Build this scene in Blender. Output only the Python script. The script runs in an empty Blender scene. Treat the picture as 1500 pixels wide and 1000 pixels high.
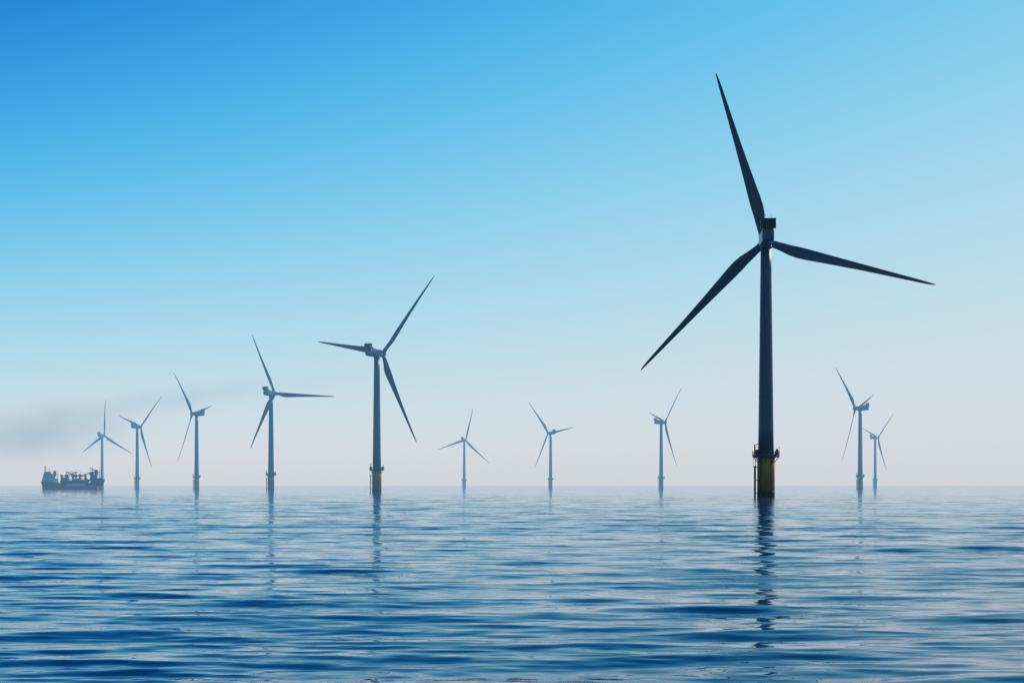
import bpy, math, random
import numpy as np
from mathutils import Vector, Matrix
random.seed(4); rng=np.random.default_rng(7)
sc=bpy.context.scene
sc.view_settings.view_transform='Standard'
try: sc.view_settings.look='None'
except Exception: pass
sc.view_settings.exposure=0
CAMH=3.4; F=50*1500/36.0; HOR=711.0
def lin(c):
    return tuple(((v/255)/12.92 if v/255<=.04045 else ((v/255+.055)/1.055)**2.4) for v in c)
# ---------------- camera
cd=bpy.data.cameras.new('camera'); cam=bpy.data.objects.new('camera',cd); sc.collection.objects.link(cam)
cam.location=(0,0,CAMH); cam.rotation_euler=(math.radians(90),0,0)
cd.lens=50; cd.sensor_width=36; cd.shift_y=(HOR-500)/1500; cd.clip_end=80000; cd.clip_start=.5
sc.camera=cam
# ---------------- sun + world
SAZ=math.radians(52); SEL=math.radians(34)   # azimuth to the right of view, elevation
sd=Vector((math.sin(SAZ)*math.cos(SEL),math.cos(SAZ)*math.cos(SEL),math.sin(SEL)))
L=bpy.data.lights.new('sun','SUN'); L.energy=3.2; L.angle=math.radians(.5); L.color=(1,.95,.86)
lo=bpy.data.objects.new('sun',L); sc.collection.objects.link(lo); lo.rotation_euler=(-sd).to_track_quat('-Z','Y').to_euler()
HZ_SIG=1/1900.; HZ_COL=(.16,.38,.60); HZ_TOP=200.; HZ_NEAR=400.; HZ_FAR=2800.
w=bpy.data.worlds.new('World'); sc.world=w; w.use_nodes=True
nt=w.node_tree; N=nt.nodes; K=nt.links
bg=N['Background']
def math_node(nt,op,a,b=None,clamp=False):
    n=nt.nodes.new('ShaderNodeMath'); n.operation=op; n.use_clamp=clamp
    for i,v in enumerate((a,b)):
        if v is None: continue
        if isinstance(v,(int,float)): n.inputs[i].default_value=v
        else: nt.links.new(v,n.inputs[i])
    return n.outputs[0]
tc=N.new('ShaderNodeTexCoord'); sp=N.new('ShaderNodeSeparateXYZ'); K.new(tc.outputs['Generated'],sp.inputs[0])
X,Y,Z=sp.outputs
zc=math_node(nt,'MAXIMUM',Z,0.0)
e=math_node(nt,'EXPONENT',math_node(nt,'MULTIPLY',X,-1.05))
s=math_node(nt,'MULTIPLY',zc,e,True)
ramp=N.new('ShaderNodeValToRGB'); K.new(s,ramp.inputs[0]); ramp.color_ramp.interpolation='B_SPLINE'
tg=[(0,(210,213,220)),(.015,(214,217,223)),(.03,(214,221,227)),(.05,(209,222,230)),(.075,(200,223,233)),(.12,(180,219,236)),(.17,(154,212,237)),(.22,(125,202,237)),(.27,(96,190,236)),(.32,(70,176,233)),(.42,(32,140,219)),(.6,(8,98,188)),(1.0,(4,66,145))]
zs=[0,.015,.03,.05,.075,.1,.12,.145,.17,.195,.22,.245,.27,.295,.32,.35,.38,.42,.5,.6,1.0]
el=ramp.color_ramp.elements
while len(el)<len(zs): el.new(.5)
for i,z in enumerate(zs): el[i].position=z
for i,z in enumerate(zs):
    c=[float(np.interp(z,[q[0] for q in tg],[q[1][j] for q in tg])) for j in range(3)]
    el[i].color=(*lin(c),1)
yc=math_node(nt,'MAXIMUM',Y,.02); z1=math_node(nt,'MAXIMUM',Z,.0005)
path=math_node(nt,'SUBTRACT',math_node(nt,'MINIMUM',math_node(nt,'DIVIDE',HZ_FAR,yc),math_node(nt,'DIVIDE',HZ_TOP-CAMH,z1)),math_node(nt,'DIVIDE',HZ_NEAR,yc))
path=math_node(nt,'MINIMUM',math_node(nt,'MAXIMUM',path,0.0),3400.)
T_=math_node(nt,'EXPONENT',math_node(nt,'MULTIPLY',path,-HZ_SIG))
def vnode(op,a,b):
    n=N.new('ShaderNodeVectorMath'); n.operation=op
    for i,v in enumerate((a,b)):
        if isinstance(v,tuple): n.inputs[i].default_value=v
        else: K.new(v,n.inputs[i])
    return n.outputs[0]
om=math_node(nt,'SUBTRACT',1.0,T_)
W=vnode('DIVIDE',vnode('SUBTRACT',ramp.outputs[0],vnode('MULTIPLY',om,HZ_COL)),T_)
sky=N.new('ShaderNodeTexSky'); sky.sky_type='NISHITA'; sky.sun_disc=False; sky.sun_elevation=SEL; sky.sun_rotation=SAZ
sky.dust_density=1.5
mul=N.new('ShaderNodeMix'); mul.data_type='RGBA'; mul.blend_type='MULTIPLY'; mul.inputs[0].default_value=1
K.new(sky.outputs[0],mul.inputs[6]); mul.inputs[7].default_value=(.07,.09,.10,1)
mx=N.new('ShaderNodeMix'); mx.data_type='RGBA'; mx.inputs[0].default_value=.97
K.new(mul.outputs[2],mx.inputs[6]); K.new(W,mx.inputs[7])
mr=N.new('ShaderNodeMapRange'); mr.interpolation_type='SMOOTHSTEP'
for i,v in ((1,-.35),(2,.6),(3,.40),(4,1.0)): mr.inputs[i].default_value=v
K.new(Y,mr.inputs[0])
vm=N.new('ShaderNodeVectorMath'); vm.operation='SCALE'; K.new(mx.outputs[2],vm.inputs[0]); K.new(mr.outputs[0],vm.inputs['Scale'])
K.new(vm.outputs[0],bg.inputs[0]); bg.inputs[1].default_value=1.0

# ---------------- materials
def pmat(name,col,rough=.5,metal=0,var=.12,scale=.6):
    m=bpy.data.materials.new(name); m.use_nodes=True; t=m.node_tree; b=t.nodes['Principled BSDF']
    b.inputs['Roughness'].default_value=rough; b.inputs['Metallic'].default_value=metal
    tc=t.nodes.new('ShaderNodeTexCoord'); mp=t.nodes.new('ShaderNodeMapping'); mp.inputs['Scale'].default_value=(1,1,.25)
    nz=t.nodes.new('ShaderNodeTexNoise'); nz.inputs['Scale'].default_value=scale; nz.inputs['Detail'].default_value=6
    t.links.new(tc.outputs['Object'],mp.inputs[0]); t.links.new(mp.outputs[0],nz.inputs[0])
    r=t.nodes.new('ShaderNodeValToRGB'); r.color_ramp.elements[0].position=.3; r.color_ramp.elements[1].position=.7
    r.color_ramp.elements[0].color=(*[v*(1-var) for v in col],1); r.color_ramp.elements[1].color=(*[min(1,v*(1+var)) for v in col],1)
    t.links.new(nz.outputs[0],r.inputs[0]); t.links.new(r.outputs[0],b.inputs['Base Color'])
    return m
M_backlit=pmat('turbine_backlit_tone',(.05,.115,.20),.33)  # white paint in reality; backlit shade is put into this navy colour
M_nac=pmat('nacelle_backlit_tone',(.08,.14,.22),.3)  # backlit shade in the colour too, lifted because the hub catches light
M_blade=pmat('blade_backlit_tone',(.04,.09,.165),.33)  # white blades darkened in the colour to read as backlit silhouettes
M_dark=pmat('dark_grille',(.012,.025,.04),.5)
M_yel=pmat('yellow_paint',(.60,.31,.012),.45,var=.25)
M_steel=pmat('galvanised_steel',(.045,.065,.085),.5)
M_growth=pmat('marine_growth',(.03,.03,.02),.8,var=.4,scale=2)
M_hull=pmat('hull_paint',(.03,.035,.06),.5,var=.25,scale=.1)
M_red=pmat('red_paint',(.85,.055,.035),.5,var=.15,scale=.1)
M_white=pmat('white_paint',(.9,.9,.9),.5,var=.06,scale=.1)
M_glass=pmat('window_glass',(.02,.03,.04),.1)

class MB:
    def __init__(s): s.v=[];s.f=[];s.m=[];s.sm=[]
    def loft(s,rings,mi=0,smooth=True,caps=True):
        n=len(rings[0]); b=len(s.v)
        for r in rings: s.v+= [tuple(p) for p in r]
        for i in range(len(rings)-1):
            for j in range(n):
                a=b+i*n+j; c=b+i*n+(j+1)%n
                s.f.append((a,c,c+n,a+n)); s.m.append(mi); s.sm.append(smooth)
        if caps:
            s.f.append(tuple(b+j for j in range(n))[::-1]); s.m.append(mi); s.sm.append(False)
            s.f.append(tuple(b+(len(rings)-1)*n+j for j in range(n))); s.m.append(mi); s.sm.append(False)
    def cyl(s,p0,p1,r0,r1=None,mi=0,n=10,caps=True):
        r1=r0 if r1 is None else r1
        p0=Vector(p0);p1=Vector(p1);d=(p1-p0).normalized()
        a=d.orthogonal().normalized(); c=d.cross(a)
        s.loft([[p+(a*math.cos(t)+c*math.sin(t))*r for t in [2*math.pi*k/n for k in range(n)]] for p,r in((p0,r0),(p1,r1))],mi,True,caps)
    def box(s,x0,x1,y0,y1,z0,z1,mi=0,bev=.0,tp=0):
        def ring(z,i):
            b=max(bev,.001)
            X0,X1,Y0,Y1=x0+i,x1-i,y0+i,y1-i
            return [(X0+b,Y0,z),(X1-b,Y0,z),(X1,Y0+b,z),(X1,Y1-b,z),(X1-b,Y1,z),(X0+b,Y1,z),(X0,Y1-b,z),(X0,Y0+b,z)]
        if bev>0: s.loft([ring(z0,bev),ring(z0+bev,0),ring(z1-bev,tp),ring(z1,tp+bev)],mi,False)
        else: s.loft([ring(z0,0),ring(z1,tp)],mi,False)
    def truss(s,p0,p1,wd,mi=0,n=8,r=.15):
        p0=Vector(p0);p1=Vector(p1);d=(p1-p0).normalized();a=d.cross(Vector((0,1,0))).normalized();b=Vector((0,1,0))
        cs=[a*wd/2+b*wd/2,a*wd/2-b*wd/2,-a*wd/2-b*wd/2,-a*wd/2+b*wd/2]
        for c in cs: s.cyl(p0+c,p1+c*.5,r,mi=mi,n=5)
        for i in range(n):
            t0=i/n;t1=(i+1)/n
            for k in range(4):
                q0=p0.lerp(p1,t0)+cs[k]*(1-.5*t0); q1=p0.lerp(p1,t1)+cs[(k+1)%4]*(1-.5*t1)
                s.cyl(q0,q1,r*.6,mi=mi,n=4)
    def mesh(s,name,mats):
        me=bpy.data.meshes.new(name); me.from_pydata(s.v,[],s.f)
        for m in mats: me.materials.append(m)
        me.polygons.foreach_set('material_index',s.m); me.polygons.foreach_set('use_smooth',s.sm)
        me.update(); return me
def circ(r,z,n=40,cx=0,cy=0): return [(cx+r*math.cos(2*math.pi*k/n),cy+r*math.sin(2*math.pi*k/n),z) for k in range(n)]

# tower
b=MB()
rings=[]
for k in range(9):
    t=k/8; z=13.2+t*(77.6-13.2); r=2.42-(2.42-1.62)*t**1.05
    rings.append(circ(r,z))
b.loft(rings,0)
for z in (31,54):
    r=2.42-.8*((z-13.2)/64.4)+.05
    b.loft([circ(r-.03,z-.12),circ(r,z-.1),circ(r,z+.1),circ(r-.03,z+.12)],0)
b.loft([circ(1.85,77.3),circ(1.85,78.1)],0)
b.box(-.5,.5,-2.52,-2.3,13.25,15.4,2,.03)
ME_tower=b.mesh('tower',[M_backlit,M_steel,M_dark])
# transition piece
b=MB()
b.loft([circ(2.7,1.7),circ(2.7,12.2),circ(2.45,12.7),circ(2.45,13.2)],0)
b.loft([circ(2.66,-6),circ(2.73,.2),circ(2.72,1.2),circ(2.702,1.7)],1)
ME_tp=b.mesh('transition_piece',[M_yel,M_growth])
# platform
b=MB()
n=14; R=4.2
b.loft([circ(R,12.45,n),circ(R,12.8,n)],0,False)
b.loft([circ(R+.06,12.2,n),circ(R+.06,13.05,n)],0,False,False)
for k in range(n):
    a=2*math.pi*k/n; a2=2*math.pi*(k+1)/n
    p=Vector((R*math.cos(a),R*math.sin(a),0)); q=Vector((R*math.cos(a2),R*math.sin(a2),0))
    b.cyl(p+Vector((0,0,12.9)),p+Vector((0,0,14.05)),.07,mi=1,n=5)
    m=(p+q)/2; b.cyl(m+Vector((0,0,12.9)),m+Vector((0,0,14.05)),.05,mi=1,n=5)
    for z in (13.45,14.05): b.cyl(p+Vector((0,0,z)),q+Vector((0,0,z)),.06,mi=1,n=5)
    if k%2==0: b.cyl(p*.95+Vector((0,0,12.4)),p*.63+Vector((0,0,10.6)),.12,mi=0,n=6)
    if k%2==0: b.cyl(p*.97+Vector((0,0,12.35)),p*.6+Vector((0,0,12.35)),.13,mi=0,n=6)
b.cyl((-3.7,-1,12.8),(-3.7,-1,16.2),.17,mi=0,n=8); b.cyl((-3.7,-1,16.1),(-2.2,-2.2,16.6),.12,.08,mi=0,n=8); b.cyl((-3.7,-1,14.6),(-2.9,-1.6,16.3),.07,mi=0,n=6)
b.box(-3.6,-2.7,-2.2,-1.4,12.82,14.6,2,.05); b.box(2.7,3.7,-1.6,-.6,12.82,14.3,2,.05); b.box(3.3,3.9,.3,1.2,12.82,14.9,2,.05)
b.cyl((3.9,-1.2,12.8),(3.9,-1.2,15.2),.05,mi=1,n=6); b.cyl((3.9,-1.2,15.2),(3.9,-1.2,15.5),.14,mi=2,n=8)
ME_plat=b.mesh('platform',[M_steel,M_steel,M_dark])
# boat landing
b=MB()
for yy in (-1.5,.1):
    b.cyl((-3.55,yy,-3),(-3.55,yy,9.6),.2,mi=0,n=8)
    for z in (1.2,5.2,9.2): b.cyl((-3.55,yy,z),(-2.3,yy,z),.14,mi=0,n=8)
for k in range(28): b.cyl((-3.45,-.95,-1+k*.45),(-3.45,-.45,-1+k*.45),.035,mi=0,n=4)
for yy in (-.95,-.45): b.cyl((-3.45,yy,-2),(-3.45,yy,12.6),.05,mi=0,n=5)
for k in range(6): b.cyl((-3.55,-1.5,.2+k*1.8),(-3.55,.1,.2+k*1.8),.07,mi=0,n=5)
b.cyl((-4.1,-.7,9.0),(-4.1,-.7,12.4),.06,mi=0,n=5); b.cyl((-2.0,-2.15,-3),(-2.0,-2.15,12.3),.16,mi=1,n=8)
b.cyl((1.2,-2.55,-3),(1.2,-2.55,12.3),.13,mi=1,n=8)
ME_land=b.mesh('boat_landing',[M_yel,M_steel])
# nacelle (rotor axis z=80, forward +Y)
b=MB()
def rr(y,wx,z0,z1,c):
    pts=[]
    for cx,cz,a0 in ((wx-c,z1-c,0),(-wx+c,z1-c,90),(-wx+c,z0+c,180),(wx-c,z0+c,270)):
        for k in range(4):
            a=math.radians(a0+k*30); pts.append((cx+c*math.cos(a),y,cz+c*math.sin(a)))
    return pts
b.loft([rr(-8.6,1.5,78.8,81.7,.5),rr(-8.2,1.8,78.2,82,.75),rr(-4,2.0,77.9,82.15,.8),rr(2.2,2.0,77.9,82.15,.8),rr(3.1,1.8,78.1,82.0,.9),rr(3.5,1.5,78.5,81.5,1.0)],0,False)
b.loft([rr(-8.5,2.3,82.2,84.9,.15),rr(-7.0,2.3,82.2,84.9,.15)],1,False)
for k in range(9):
    x=-2.2+k*.55; b.box(x-.06,x+.06,-8.62,-6.9,82.1,84.98,0)
b.box(-2.4,2.4,-8.7,-6.85,84.92,85.1,1); b.box(-1.6,-1.2,-7.5,-5,82.0,83.2,0); b.box(1.2,1.6,-7.5,-5,82.0,83.2,0)
b.box(-1,1,-5.5,-1.5,82.0,82.6,0,.1)
b.cyl((.9,-8,85),(.9,-8,86.3),.05,mi=1,n=5); b.cyl((-.9,-8,85),(-.9,-8,86.0),.05,mi=1,n=5); b.cyl((-.9,-8,86),(-.9,-8,86.3),.15,mi=1,n=6)
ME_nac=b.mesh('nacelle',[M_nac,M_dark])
b=MB()
b.loft([[(r*math.sin(2*math.pi*k/24),y,r*math.cos(2*math.pi*k/24)) for k in range(24)] for y,r in((-1.9,1.45),(-1.6,1.7),(.6,1.75),(1.5,1.45),(2.1,.9),(2.35,.3))],0)
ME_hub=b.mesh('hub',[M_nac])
b=MB(); rings=[]; n=22
st=[(1.2,2.3,2.3,0),(2.6,2.3,2.3,0),(4,2.45,2.1,4),(6,2.9,1.65,10),(8.5,3.6,1.25,14),(11,3.95,1.0,13),(14,3.8,.85,11),(18,3.35,.7,8.5),(24,2.75,.55,6),(31,2.15,.4,3.5),(38,1.7,.3,2),(45,1.3,.22,.8),(51,.95,.15,0),(54,.65,.1,-.5),(55.5,.35,.05,-.5),(56,.1,.02,-.5)]
for r,c,t,tw in st:
    ring=[]; q=max(0,min(1,(r-2.6)/6)); a=math.radians(tw+6*q)
    off=(.5*(1-q)+.30*q)*c
    bend=.0010*r*r
    for k in range(n):
        ph=2*math.pi*k/n
        u=(1-math.cos(ph))/2
        yt=math.sin(ph)*t/2
        yt*= (1-q)+q*(1.35*(1-u)**.6*(.35+u)**.25 if u<1 else 0)
        x=u*c-off
        ring.append((x*math.cos(a)-yt*math.sin(a), x*math.sin(a)*-1+yt*math.cos(a)+bend, r))
    rings.append(ring)
b.loft(rings,0)
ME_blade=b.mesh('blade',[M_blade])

def turbine(i,tx,hy,theta,alpha,cone=2.0):
    d=76.6*F/(HOR-hy); xx=(tx-750)/F*d
    root=bpy.data.objects.new('wind_turbine' if i==0 else 'wind_turbine.%03d'%i,None); sc.collection.objects.link(root)
    beta=math.atan2(xx,d)
    root.location=(xx,d,0)
    def part(nm,me,loc=(0,0,0),rot=(0,0,0),par=root):
        o=bpy.data.objects.new(nm,me); sc.collection.objects.link(o); o.parent=par; o.location=loc; o.rotation_euler=rot; return o
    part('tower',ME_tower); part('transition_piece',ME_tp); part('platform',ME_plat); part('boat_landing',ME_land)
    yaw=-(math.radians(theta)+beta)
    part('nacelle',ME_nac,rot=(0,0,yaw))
    rot=bpy.data.objects.new('rotor',None); sc.collection.objects.link(rot); rot.parent=root
    fw=Vector((-math.sin(yaw),math.cos(yaw),0))
    rot.location=fw*5.3+Vector((0,0,80.2)); rot.rotation_euler=(math.radians(4),0,yaw)
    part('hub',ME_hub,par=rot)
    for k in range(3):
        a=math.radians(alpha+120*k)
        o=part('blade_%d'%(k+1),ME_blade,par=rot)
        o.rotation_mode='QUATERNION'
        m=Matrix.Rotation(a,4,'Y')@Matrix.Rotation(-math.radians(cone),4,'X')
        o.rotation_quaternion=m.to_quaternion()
T=[(1122,351,-5,-15.8),(552,517.5,40,40.5),(397,576,36,-26),(288,606,-63,-42),(201,625,54,47),(149.5,638,38,1),(680,644.5,24,14),(806.5,634,-42,-40),(968.5,618.5,64,45),(1260,598,-66,-47),(1282,641,58,48)]
for i,t in enumerate(T): turbine(i,*t)

# ---------------- ship (suction dredger), local x along length
root=bpy.data.objects.new('dredger_ship',None); sc.collection.objects.link(root)
D=1250.; root.location=((107-750)/F*D,D,0); root.rotation_euler=(0,0,math.radians(12)); root.scale=(.583,.583,.583)
def sp_part(b,nm,mats):
    o=bpy.data.objects.new(nm,b.mesh(nm,mats)); sc.collection.objects.link(o); o.parent=root
b=MB(); rings=[]; lo_r=[]
for x,wd,zt in ((-46,5,12.5),(-44,8,12.5),(-36,9.5,12),(-22,9.5,11.5),(-20,9.5,9.6),(24,9.5,9.6),(27,9.3,12.5),(36,8,13),(42,5,13.5),(46.5,.8,14.2)):
    f=.75 if abs(x)>40 else 1
    xb=x-(4 if x>40 else 0)+(2 if x<-42 else 0)
    rings.append([(x,-wd,zt),(x,wd,zt),(xb,wd*f,5.2),(xb,-wd*f,5.2)])
    lo_r.append([(xb,-wd*f,5.19),(xb,wd*f,5.19),(xb,wd*f*.8,-4),(xb,-wd*f*.8,-4)])
b.loft(rings,0,False); b.loft(lo_r,1,False)
b.box(-8,18,-9.62,-9.45,5.7,8.9,2)
b.box(-26,-10,-9.62,-9.45,5.3,9.3,1)
sp_part(b,'hull',[M_hull,M_red,M_white])
b=MB()
b.box(-44,-22,-8,8,12,16.5,0,.2); b.box(-43,-25,-7.5,7.5,16.5,20,0,.2); b.box(-42,-28,-7,7,20,23.4,0,.2); b.box(-41,-31,-8.5,8.5,23.4,27,0,.2,.3)
for z,x0,x1,yy in ((13.4,-43,-23,-8.03),(17.6,-42,-26,-7.53),(21,-41,-29,-7.03),(24.6,-40.4,-31.6,-8.4)):
    k=x0
    while k<x1: b.box(k,k+1.3,yy-.05,yy+.1,z-.2,z+1.6,1); k+=2.6
sp_part(b,'superstructure',[M_white,M_glass])
b=MB(); b.box(-29,-24,-2.5,2.5,20,27,0,.3,.4); b.box(-28.8,-24.2,-2.6,2.6,23,25,1); b.cyl((-27,0,27),(-27.5,0,29),.6,mi=2); b.cyl((-25.6,0,27),(-26,0,28.6),.5,mi=2)
sp_part(b,'funnel',[M_hull,M_red,M_dark])
b=MB(); b.truss((-40,0,27),(-40,0,36),1.4,0,6,.2); b.cyl((-42,0,33),(-38,0,33),.2); b.cyl((-40,-3,35),(-40,3,35),.2); b.cyl((-34,0,27),(-34,0,33),.3,.2); b.cyl((-22,0,16),(-22,0,30),.35,.2)
b.truss((38,0,14),(38,0,30),1.2,0,6,.2); b.cyl((36.5,0,26),(39.5,0,26),.2)
sp_part(b,'mast',[M_steel])
b=MB()
for x in (-16,-8,0,10,18):
    for y in (-8.5,8.5): b.cyl((x,y,9),(x,y,20),.8,.7); b.cyl((x+4,y,9),(x,y,18),.5)
    b.box(x-1,x+1,-9.2,9.2,18.4,20.2,0,.1); b.box(x-1.8,x+1.8,-9.6,-6,20.2,22.4,0,.15)
b.cyl((-18,-8.9,12.5),(22,-8.9,14),1.0); b.box(20,24,-10.4,-7.4,10,15.4,0,.3)
b.box(-18,22,-6,6,9.5,13,0,.3); b.box(-17,-11,-5,5,13,18,0,.3); b.box(3,8,-5,5,13,17,1,.3)
b.cyl((-18,-5,16),(22,-5,16.5),.5); b.cyl((-16,0,20),(20,0,20),.3)
sp_part(b,'dredge_gantry',[M_steel,M_white])
b=MB()
for x,ang,Ln in ((-10,35,20),(4,140,18),(10,28,24)):
    b.cyl((x,2,9.5),(x,2,19),1.3,1.1); b.box(x-2.2,x+2.2,.2,3.8,19,23.0,0,.2)
    a=math.radians(ang); tip=Vector((x+Ln*math.cos(a),2,20+Ln*math.sin(a)*.6)); b.truss((x,2,20.5),tip,2.0,0,9,.32)
    b.cyl((x,2,22.2),(x,2,26.5),.4); b.cyl((x,2,26.5),tip,.15)
sp_part(b,'deck_crane',[M_hull])
b=MB()
b.box(24,40,-6.5,6.5,12.5,17,0,.2); b.box(25,35,-5.5,5.5,17,22,0,.3); b.box(24,30,-4,4,22,26,0,.3); b.box(31,36,-3,3,22,30,0,.4,.4)
b.cyl((28,0,26),(28,0,33),.4,.3); b.truss((33,0,28),(24,0,33),1.6,0,5,.3); b.box(37,43,-3,3,13,17.5,0,.2); b.box(26,38,-5,5,26.2,27.2,0,.2)
for k in range(7): b.cyl((26+k*1.5,-7,17),(26+k*1.5,-7,18.1),.06,n=4)
sp_part(b,'forecastle_gear',[M_hull])

# ---------------- sea
def build_sea():
    cols=np.concatenate([np.arange(-26,26.001,.075),np.arange(28,334,2.5)])
    ang=np.radians(cols)
    rows=[3,5,7,9,11,12.5,14]; r=14.
    while r<4200: r*=1.0036; rows.append(r)
    rows+= [5500,8000,13000,25000,60000]
    rows=np.array(rows); nr=len(rows); ncol=len(cols)
    R,A=np.meshgrid(rows,ang,indexing='ij')
    x=(R*np.sin(A)).ravel(); y=(R*np.cos(A)).ravel(); Rr=R.ravel()
    z=np.zeros_like(x); dx=np.zeros_like(x); dy=np.zeros_like(x)
    nw=96
    lam=np.geomspace(.34,10,nw)*rng.uniform(.95,1.05,nw)
    k=2*np.pi/lam
    env=.68+.32*np.sin(x*.055+1.3*np.sin(y*.021)+.4)*np.sin(y*.034+.9*np.sin(x*.03)+2.1)
    env2=.78+.42*np.sin(x*.31+1.7*np.sin(y*.11))*np.sin(y*.17+1.1*np.sin(x*.13)+1.)
    for i in range(nw):
        sp=.22 if lam[i]>2 else .3
        th=rng.normal(0.04,sp)
        slope=.0115*(1.4 if .6<lam[i]<3.2 else 1.0)*(.7 if lam[i]>6 else 1)
        a=slope/k[i]
        att=np.clip((lam[i]/(Rr*.0036)-2.2)/2.5,0.0,1)
        if lam[i]<2.5: att=att*env*env2*1.4
        kx=k[i]*math.sin(th); ky=-k[i]*math.cos(th)
        ph=kx*x+ky*y+rng.uniform(0,6.28)
        sn=np.sin(ph); z+=a*att*sn
        cs=np.cos(ph)*a*att*.9
        dx+=cs*math.sin(th); dy-=cs*math.cos(th)
    far=(Rr<13); z[far]*=.6
    co=np.stack([x+dx,y+dy,z],1).astype(np.float32)
    co=np.vstack([co,[[0,0,0]]]).astype(np.float32)
    i=np.arange(nr-1)[:,None]; j=np.arange(ncol)[None,:]; j2=(j+1)%ncol
    q=np.stack([i*ncol+j,i*ncol+j2+0*i,(i+1)*ncol+j2,(i+1)*ncol+j],-1).reshape(-1,4)[:,::-1]
    c=nr*ncol
    jj=np.arange(ncol); tri=np.stack([np.full(ncol,c),(jj+1)%ncol,jj],1)
    me=bpy.data.meshes.new('sea')
    me.vertices.add(len(co)); me.vertices.foreach_set('co',co.ravel())
    li=np.concatenate([q.ravel(),tri.ravel()]).astype(np.int32)
    me.loops.add(len(li)); me.loops.foreach_set('vertex_index',li)
    npol=len(q)+len(tri); me.polygons.add(npol)
    ls=np.concatenate([np.arange(len(q))*4,len(q)*4+np.arange(len(tri))*3]).astype(np.int32)
    me.polygons.foreach_set('loop_start',ls)
    me.update(calc_edges=True)
    me.polygons.foreach_set('use_smooth',np.ones(len(me.polygons),bool))
    o=bpy.data.objects.new('sea',me); sc.collection.objects.link(o)
    m=bpy.data.materials.new('sea_water'); m.use_nodes=True; t=m.node_tree; b=t.nodes['Principled BSDF']
    b.inputs['Base Color'].default_value=(.001,.05,.135,1); b.inputs['Roughness'].default_value=.035; b.inputs['IOR'].default_value=1.28
    b.inputs['Specular Tint'].default_value=(.42,.84,1,1)
    g=t.nodes.new('ShaderNodeNewGeometry')
    def vec(op,a,bv=None):
        n=t.nodes.new('ShaderNodeVectorMath'); n.operation=op
        t.links.new(a,n.inputs[0])
        if bv is not None:
            if isinstance(bv,tuple): n.inputs[1].default_value=bv
            else: t.links.new(bv,n.inputs[1])
        return n.outputs[0]
    tot=g.outputs['Normal']
    for scl,an,amp in ((2.6,(.32,1.2,1),(.06,.34,0)),(.62,(.26,1.3,1),(.04,.36,0)),(.10,(.3,1.2,1),(.015,.10,0))):
        mp=t.nodes.new('ShaderNodeMapping'); mp.inputs['Scale'].default_value=an; t.links.new(g.outputs['Position'],mp.inputs[0])
        nz=t.nodes.new('ShaderNodeTexNoise'); nz.inputs['Scale'].default_value=scl; nz.inputs['Detail'].default_value=2.5; nz.inputs['Distortion'].default_value=.3
        t.links.new(mp.outputs[0],nz.inputs[0])
        v=vec('MULTIPLY',vec('SUBTRACT',nz.outputs['Color'],(.5,.5,.5)),amp)
        tot=vec('ADD',tot,v)
    tot=vec('NORMALIZE',tot)
    t.links.new(tot,b.inputs['Normal'])
    me.materials.append(m)
build_sea()

# ---------------- haze bank (homogeneous air volume)
b=MB(); b.box(-4500,4500,HZ_NEAR,HZ_FAR,-20,HZ_TOP,0)
m=bpy.data.materials.new('sea_haze'); m.use_nodes=True; t=m.node_tree; t.nodes.clear()
out=t.nodes.new('ShaderNodeOutputMaterial'); ab=t.nodes.new('ShaderNodeVolumeAbsorption'); ab.inputs[0].default_value=(0,0,0,1); ab.inputs[1].default_value=HZ_SIG
em=t.nodes.new('ShaderNodeEmission'); em.inputs[0].default_value=(*HZ_COL,1); em.inputs[1].default_value=HZ_SIG
ad=t.nodes.new('ShaderNodeAddShader'); t.links.new(ab.outputs[0],ad.inputs[0]); t.links.new(em.outputs[0],ad.inputs[1]); t.links.new(ad.outputs[0],out.inputs['Volume'])
o=bpy.data.objects.new('haze',b.mesh('haze',[m])); sc.collection.objects.link(o)

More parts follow.
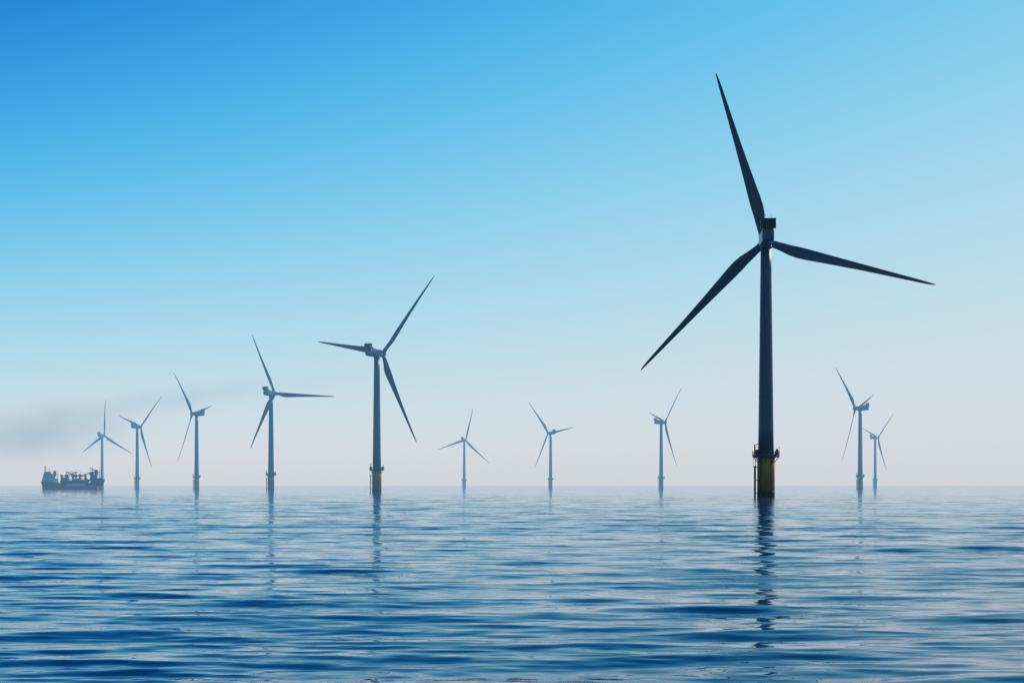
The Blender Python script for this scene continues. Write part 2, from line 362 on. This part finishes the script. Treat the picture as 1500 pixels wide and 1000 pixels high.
# ---------------- smoke drifting from the ship (real volume)
def smoke():
    D=2450.
    cx=(75-750)/F*D; cz=CAMH+(711-627)/F*D
    b=MB(); b.box(-330,620,-90,90,-90,110,0)
    m=bpy.data.materials.new('smoke'); m.use_nodes=True; t=m.node_tree; t.nodes.clear()
    out=t.nodes.new('ShaderNodeOutputMaterial')
    tc=t.nodes.new('ShaderNodeTexCoord')
    nz=t.nodes.new('ShaderNodeTexNoise'); nz.inputs['Scale'].default_value=.014; nz.inputs['Detail'].default_value=3
    t.links.new(tc.outputs['Object'],nz.inputs[0])
    def blob(c,r,amp,rot=0):
        mp=t.nodes.new('ShaderNodeMapping'); mp.vector_type='TEXTURE'; mp.inputs['Location'].default_value=c; mp.inputs['Rotation'].default_value=(0,rot,0); mp.inputs['Scale'].default_value=r
        t.links.new(tc.outputs['Object'],mp.inputs[0])
        l=t.nodes.new('ShaderNodeVectorMath'); l.operation='LENGTH'; t.links.new(mp.outputs[0],l.inputs[0])
        q=math_node(t,'POWER',l.outputs['Value'],2.0); g=math_node(t,'EXPONENT',math_node(t,'MULTIPLY',q,-1.0))
        return math_node(t,'MULTIPLY',g,amp)
    s=math_node(t,'ADD',blob((0,0,0),(105,35,34),.0105),blob((200,0,50),(230,35,17),.0042,math.radians(-7)))
    s=math_node(t,'ADD',s,blob((-120,0,-25),(140,35,32),.007))
    n=math_node(t,'MULTIPLY',math_node(t,'SUBTRACT',nz.outputs[0],.2),2.2,True)
    s=math_node(t,'MULTIPLY',s,n)
    ab=t.nodes.new('ShaderNodeVolumeAbsorption'); ab.inputs[0].default_value=(0,0,0,1); t.links.new(s,ab.inputs[1])
    em=t.nodes.new('ShaderNodeEmission'); em.inputs[0].default_value=(.42,.36,.34,1); t.links.new(s,em.inputs[1])
    ad=t.nodes.new('ShaderNodeAddShader'); t.links.new(ab.outputs[0],ad.inputs[0]); t.links.new(em.outputs[0],ad.inputs[1]); t.links.new(ad.outputs[0],out.inputs['Volume'])
    try: m.cycles.volume_step_rate=.35
    except Exception as ex: print(ex)
    o=bpy.data.objects.new('smoke_plume',b.mesh('smoke_plume',[m])); sc.collection.objects.link(o); o.location=(cx,D,cz)
smoke()
print('done')
